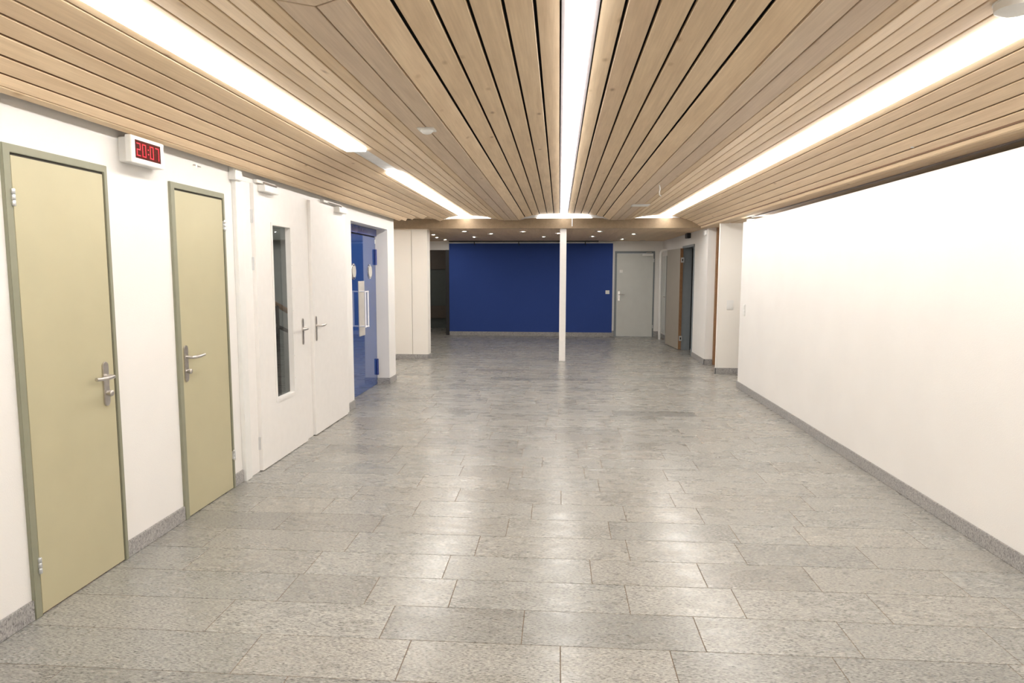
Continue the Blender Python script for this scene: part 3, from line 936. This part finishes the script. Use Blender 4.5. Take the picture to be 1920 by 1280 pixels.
pp = MB().tube([(2.352, 15.8, 0.0), (2.345, 15.8, 1.0), (2.338, 15.8, 1.98), (2.35, 15.8, 2.035), (2.39, 15.8, 2.065), (2.475, 15.8, 2.075)], 0.030, 14)
tag(pp.build('pipe', 'white_plastic', smooth=True), 'white vertical pipe bending into the wall beside the far grey door', 'pipe')

cbn = empty('wall_cabinet', (2.475, 15.9, 0.13)); tag(cbn, 'pale grey cabinet door on the side wall behind the open leaf', 'cabinet')
MB().box(2.44, 2.475, 15.64, 16.26, 0.14, 1.93).build('door', 'grey_door', cbn, bevel=0.003)
MB().box(2.452, 2.474, 15.46, 15.639, 0.16, 1.93).build('gap', 'black', cbn)
MB().tube([(2.44, 15.68, 1.0), (2.40, 15.68, 1.0), (2.395, 15.64, 0.995), (2.395, 15.52, 0.99)], 0.008, 8).build('lever', 'steel', cbn)

bx = MB().box(2.405, 2.475, 12.99, 13.22, 2.20, 2.294).build('emergency_speaker', 'black', bevel=0.006)
tag(bx, 'small black box high on the wall over the open doorway', 'box')
sn = empty('motion_sensor', (2.475, 11.66, 2.22)); tag(sn, 'white motion sensor on the wall corner under the ceiling at right', 'sensor')
MB().box(2.44, 2.475, 11.60, 11.74, 2.18, 2.26).build('housing', 'white_plastic', sn, bevel=0.006)
MB().lathe([(0.022, 0), (0.02, 0.008), (0.01, 0.014)], (2.438, 11.67, 2.215), 'x', 14).build('lens', 'white_tube', sn, smooth=True)

# ------------------------------------------------------------------ ceiling fittings
ms = empty('ceiling_sensor', (-0.83, 4.23, 2.435)); tag(ms, 'square white motion sensor with dome on the flat ceiling boards, left of centre', 'sensor')
MB().box(-0.88, -0.775, 4.18, 4.285, 2.425, 2.435).build('plate', 'white_plastic', ms, bevel=0.002)
MB().lathe([(0.040, -0.01), (0.038, -0.018), (0.028, -0.028), (0.012, -0.033)], (-0.828, 4.232, 2.435), 'z', 24).build('dome', 'white_plastic', ms, smooth=True)

sm = empty('smoke_detector', (1.625, 2.60, 2.51)); tag(sm, 'round white smoke detector beside the right strip at the upper corner', 'detector')
MB().lathe([(0.070, 0.0), (0.070, -0.02), (0.068, -0.035), (0.04, -0.048), (0.0, -0.05)], (1.607, 2.60, 2.513), 'z', 32).build('body', 'white_plastic', sm, smooth=True)
MB().lathe([(0.074, 0.002), (0.074, -0.010)], (1.607, 2.60, 2.513), 'z', 32).build('base', 'white_plastic', sm, smooth=True)

ch_ = MB().tube([(1.000, 7.0, 2.436), (1.012, 7.02, 2.415), (1.015, 7.02, 2.39), (1.008, 7.02, 2.365), (1.01, 7.02, 2.335), (1.03, 7.02, 2.322)], 0.005, 8)
tag(ch_.build('ceiling_hook', 'white_plastic', smooth=True), 'white wire hook hanging from the flat boards right of centre', 'hook')
pl_ = MB().box(0.945, 1.175, 8.95, 9.2, 2.427, 2.436).build('ceiling_plate', 'white_plastic', bevel=0.003)
tag(pl_, 'flat white cover plate on the ceiling boards near the fascia', 'plate')
rd = MB().tube([(0.214, YF - 0.06, 2.535), (0.214, YF - 0.06, 2.33)], 0.007, 8)
tag(rd.build('ceiling_rod', 'white_tube'), 'thin white rod hanging beside the middle strip in front of the fascia', 'rod')
sc_ = MB().lathe([(0.012, 0), (0.010, -0.006)], (2.30, 4.67, 2.373), 'z', 10).build('ceiling_screw', 'zinc')
tag(sc_, 'small pale bolt in a board joint over the right wall', 'bolt')

DL = [(-2.54, 13.56, 'leftmost downlight of the second row, nearest the cream panel wall'), (-2.66, 14.60, 'leftmost downlight of the third row, near the dark opening'),
      (-2.64, 15.56, 'downlight just before the white header over the dark opening'), (-1.75, 12.43, 'first downlight of the front row, left of the column'),
      (-1.82, 14.40, 'second downlight of the third row, over the left of the blue wall'), (-1.34, 13.22, 'second downlight of the second row, left of the column'),
      (-0.675, 12.55, 'middle downlight of the front row, nearest left of the column'), (-0.336, 14.33, 'third downlight of the third row, left behind the column'),
      (-0.02, 13.08, 'downlight half hidden by the top of the column'), (0.73, 12.51, 'right downlight of the front row, right of the column'),
      (0.69, 14.25, 'downlight of the third row just right of the column'), (1.445, 13.39, 'rightmost downlight of the second row'),
      (1.414, 15.39, 'downlight near the top right corner of the blue wall'), (1.96, 16.15, 'farthest downlight, directly before the pale grey far door')]
proto = None
for x, y, lab in DL:
    if proto is None:
        proto = empty('downlight', (x, y, 2.30))
        k = MB()
        prof = [(0.062, 0.0), (0.076, -0.001), (0.077, -0.004), (0.062, -0.006), (0.050, -0.0045), (0.044, -0.001)]
        parts = [k.lathe(prof, (x, y, 2.30), 'z', 24).build('rim', 'rim_metal', proto, smooth=True)]
        parts.append(MB().lathe([(0.022, -0.001), (0.022, -0.0028), (0.0, -0.0030)], (x, y, 2.30), 'z', 16).build('lamp', 'spot', proto, smooth=True))
        px, py = x, y
        d = proto
    else:
        d = proto.copy(); C.objects.link(d)
        d.location = (x, y, 2.30)
        for p in parts:
            c = p.copy(); C.objects.link(c); c.parent = d
            c.matrix_parent_inverse = p.matrix_parent_inverse.copy()
            if y > 16 and p.name.startswith('lamp'):      # this one is out
                c.data = p.data.copy(); c.data.materials[0] = M['port_glass']
    tag(d, lab, 'downlight', 'recessed downlights in the rear ceiling')
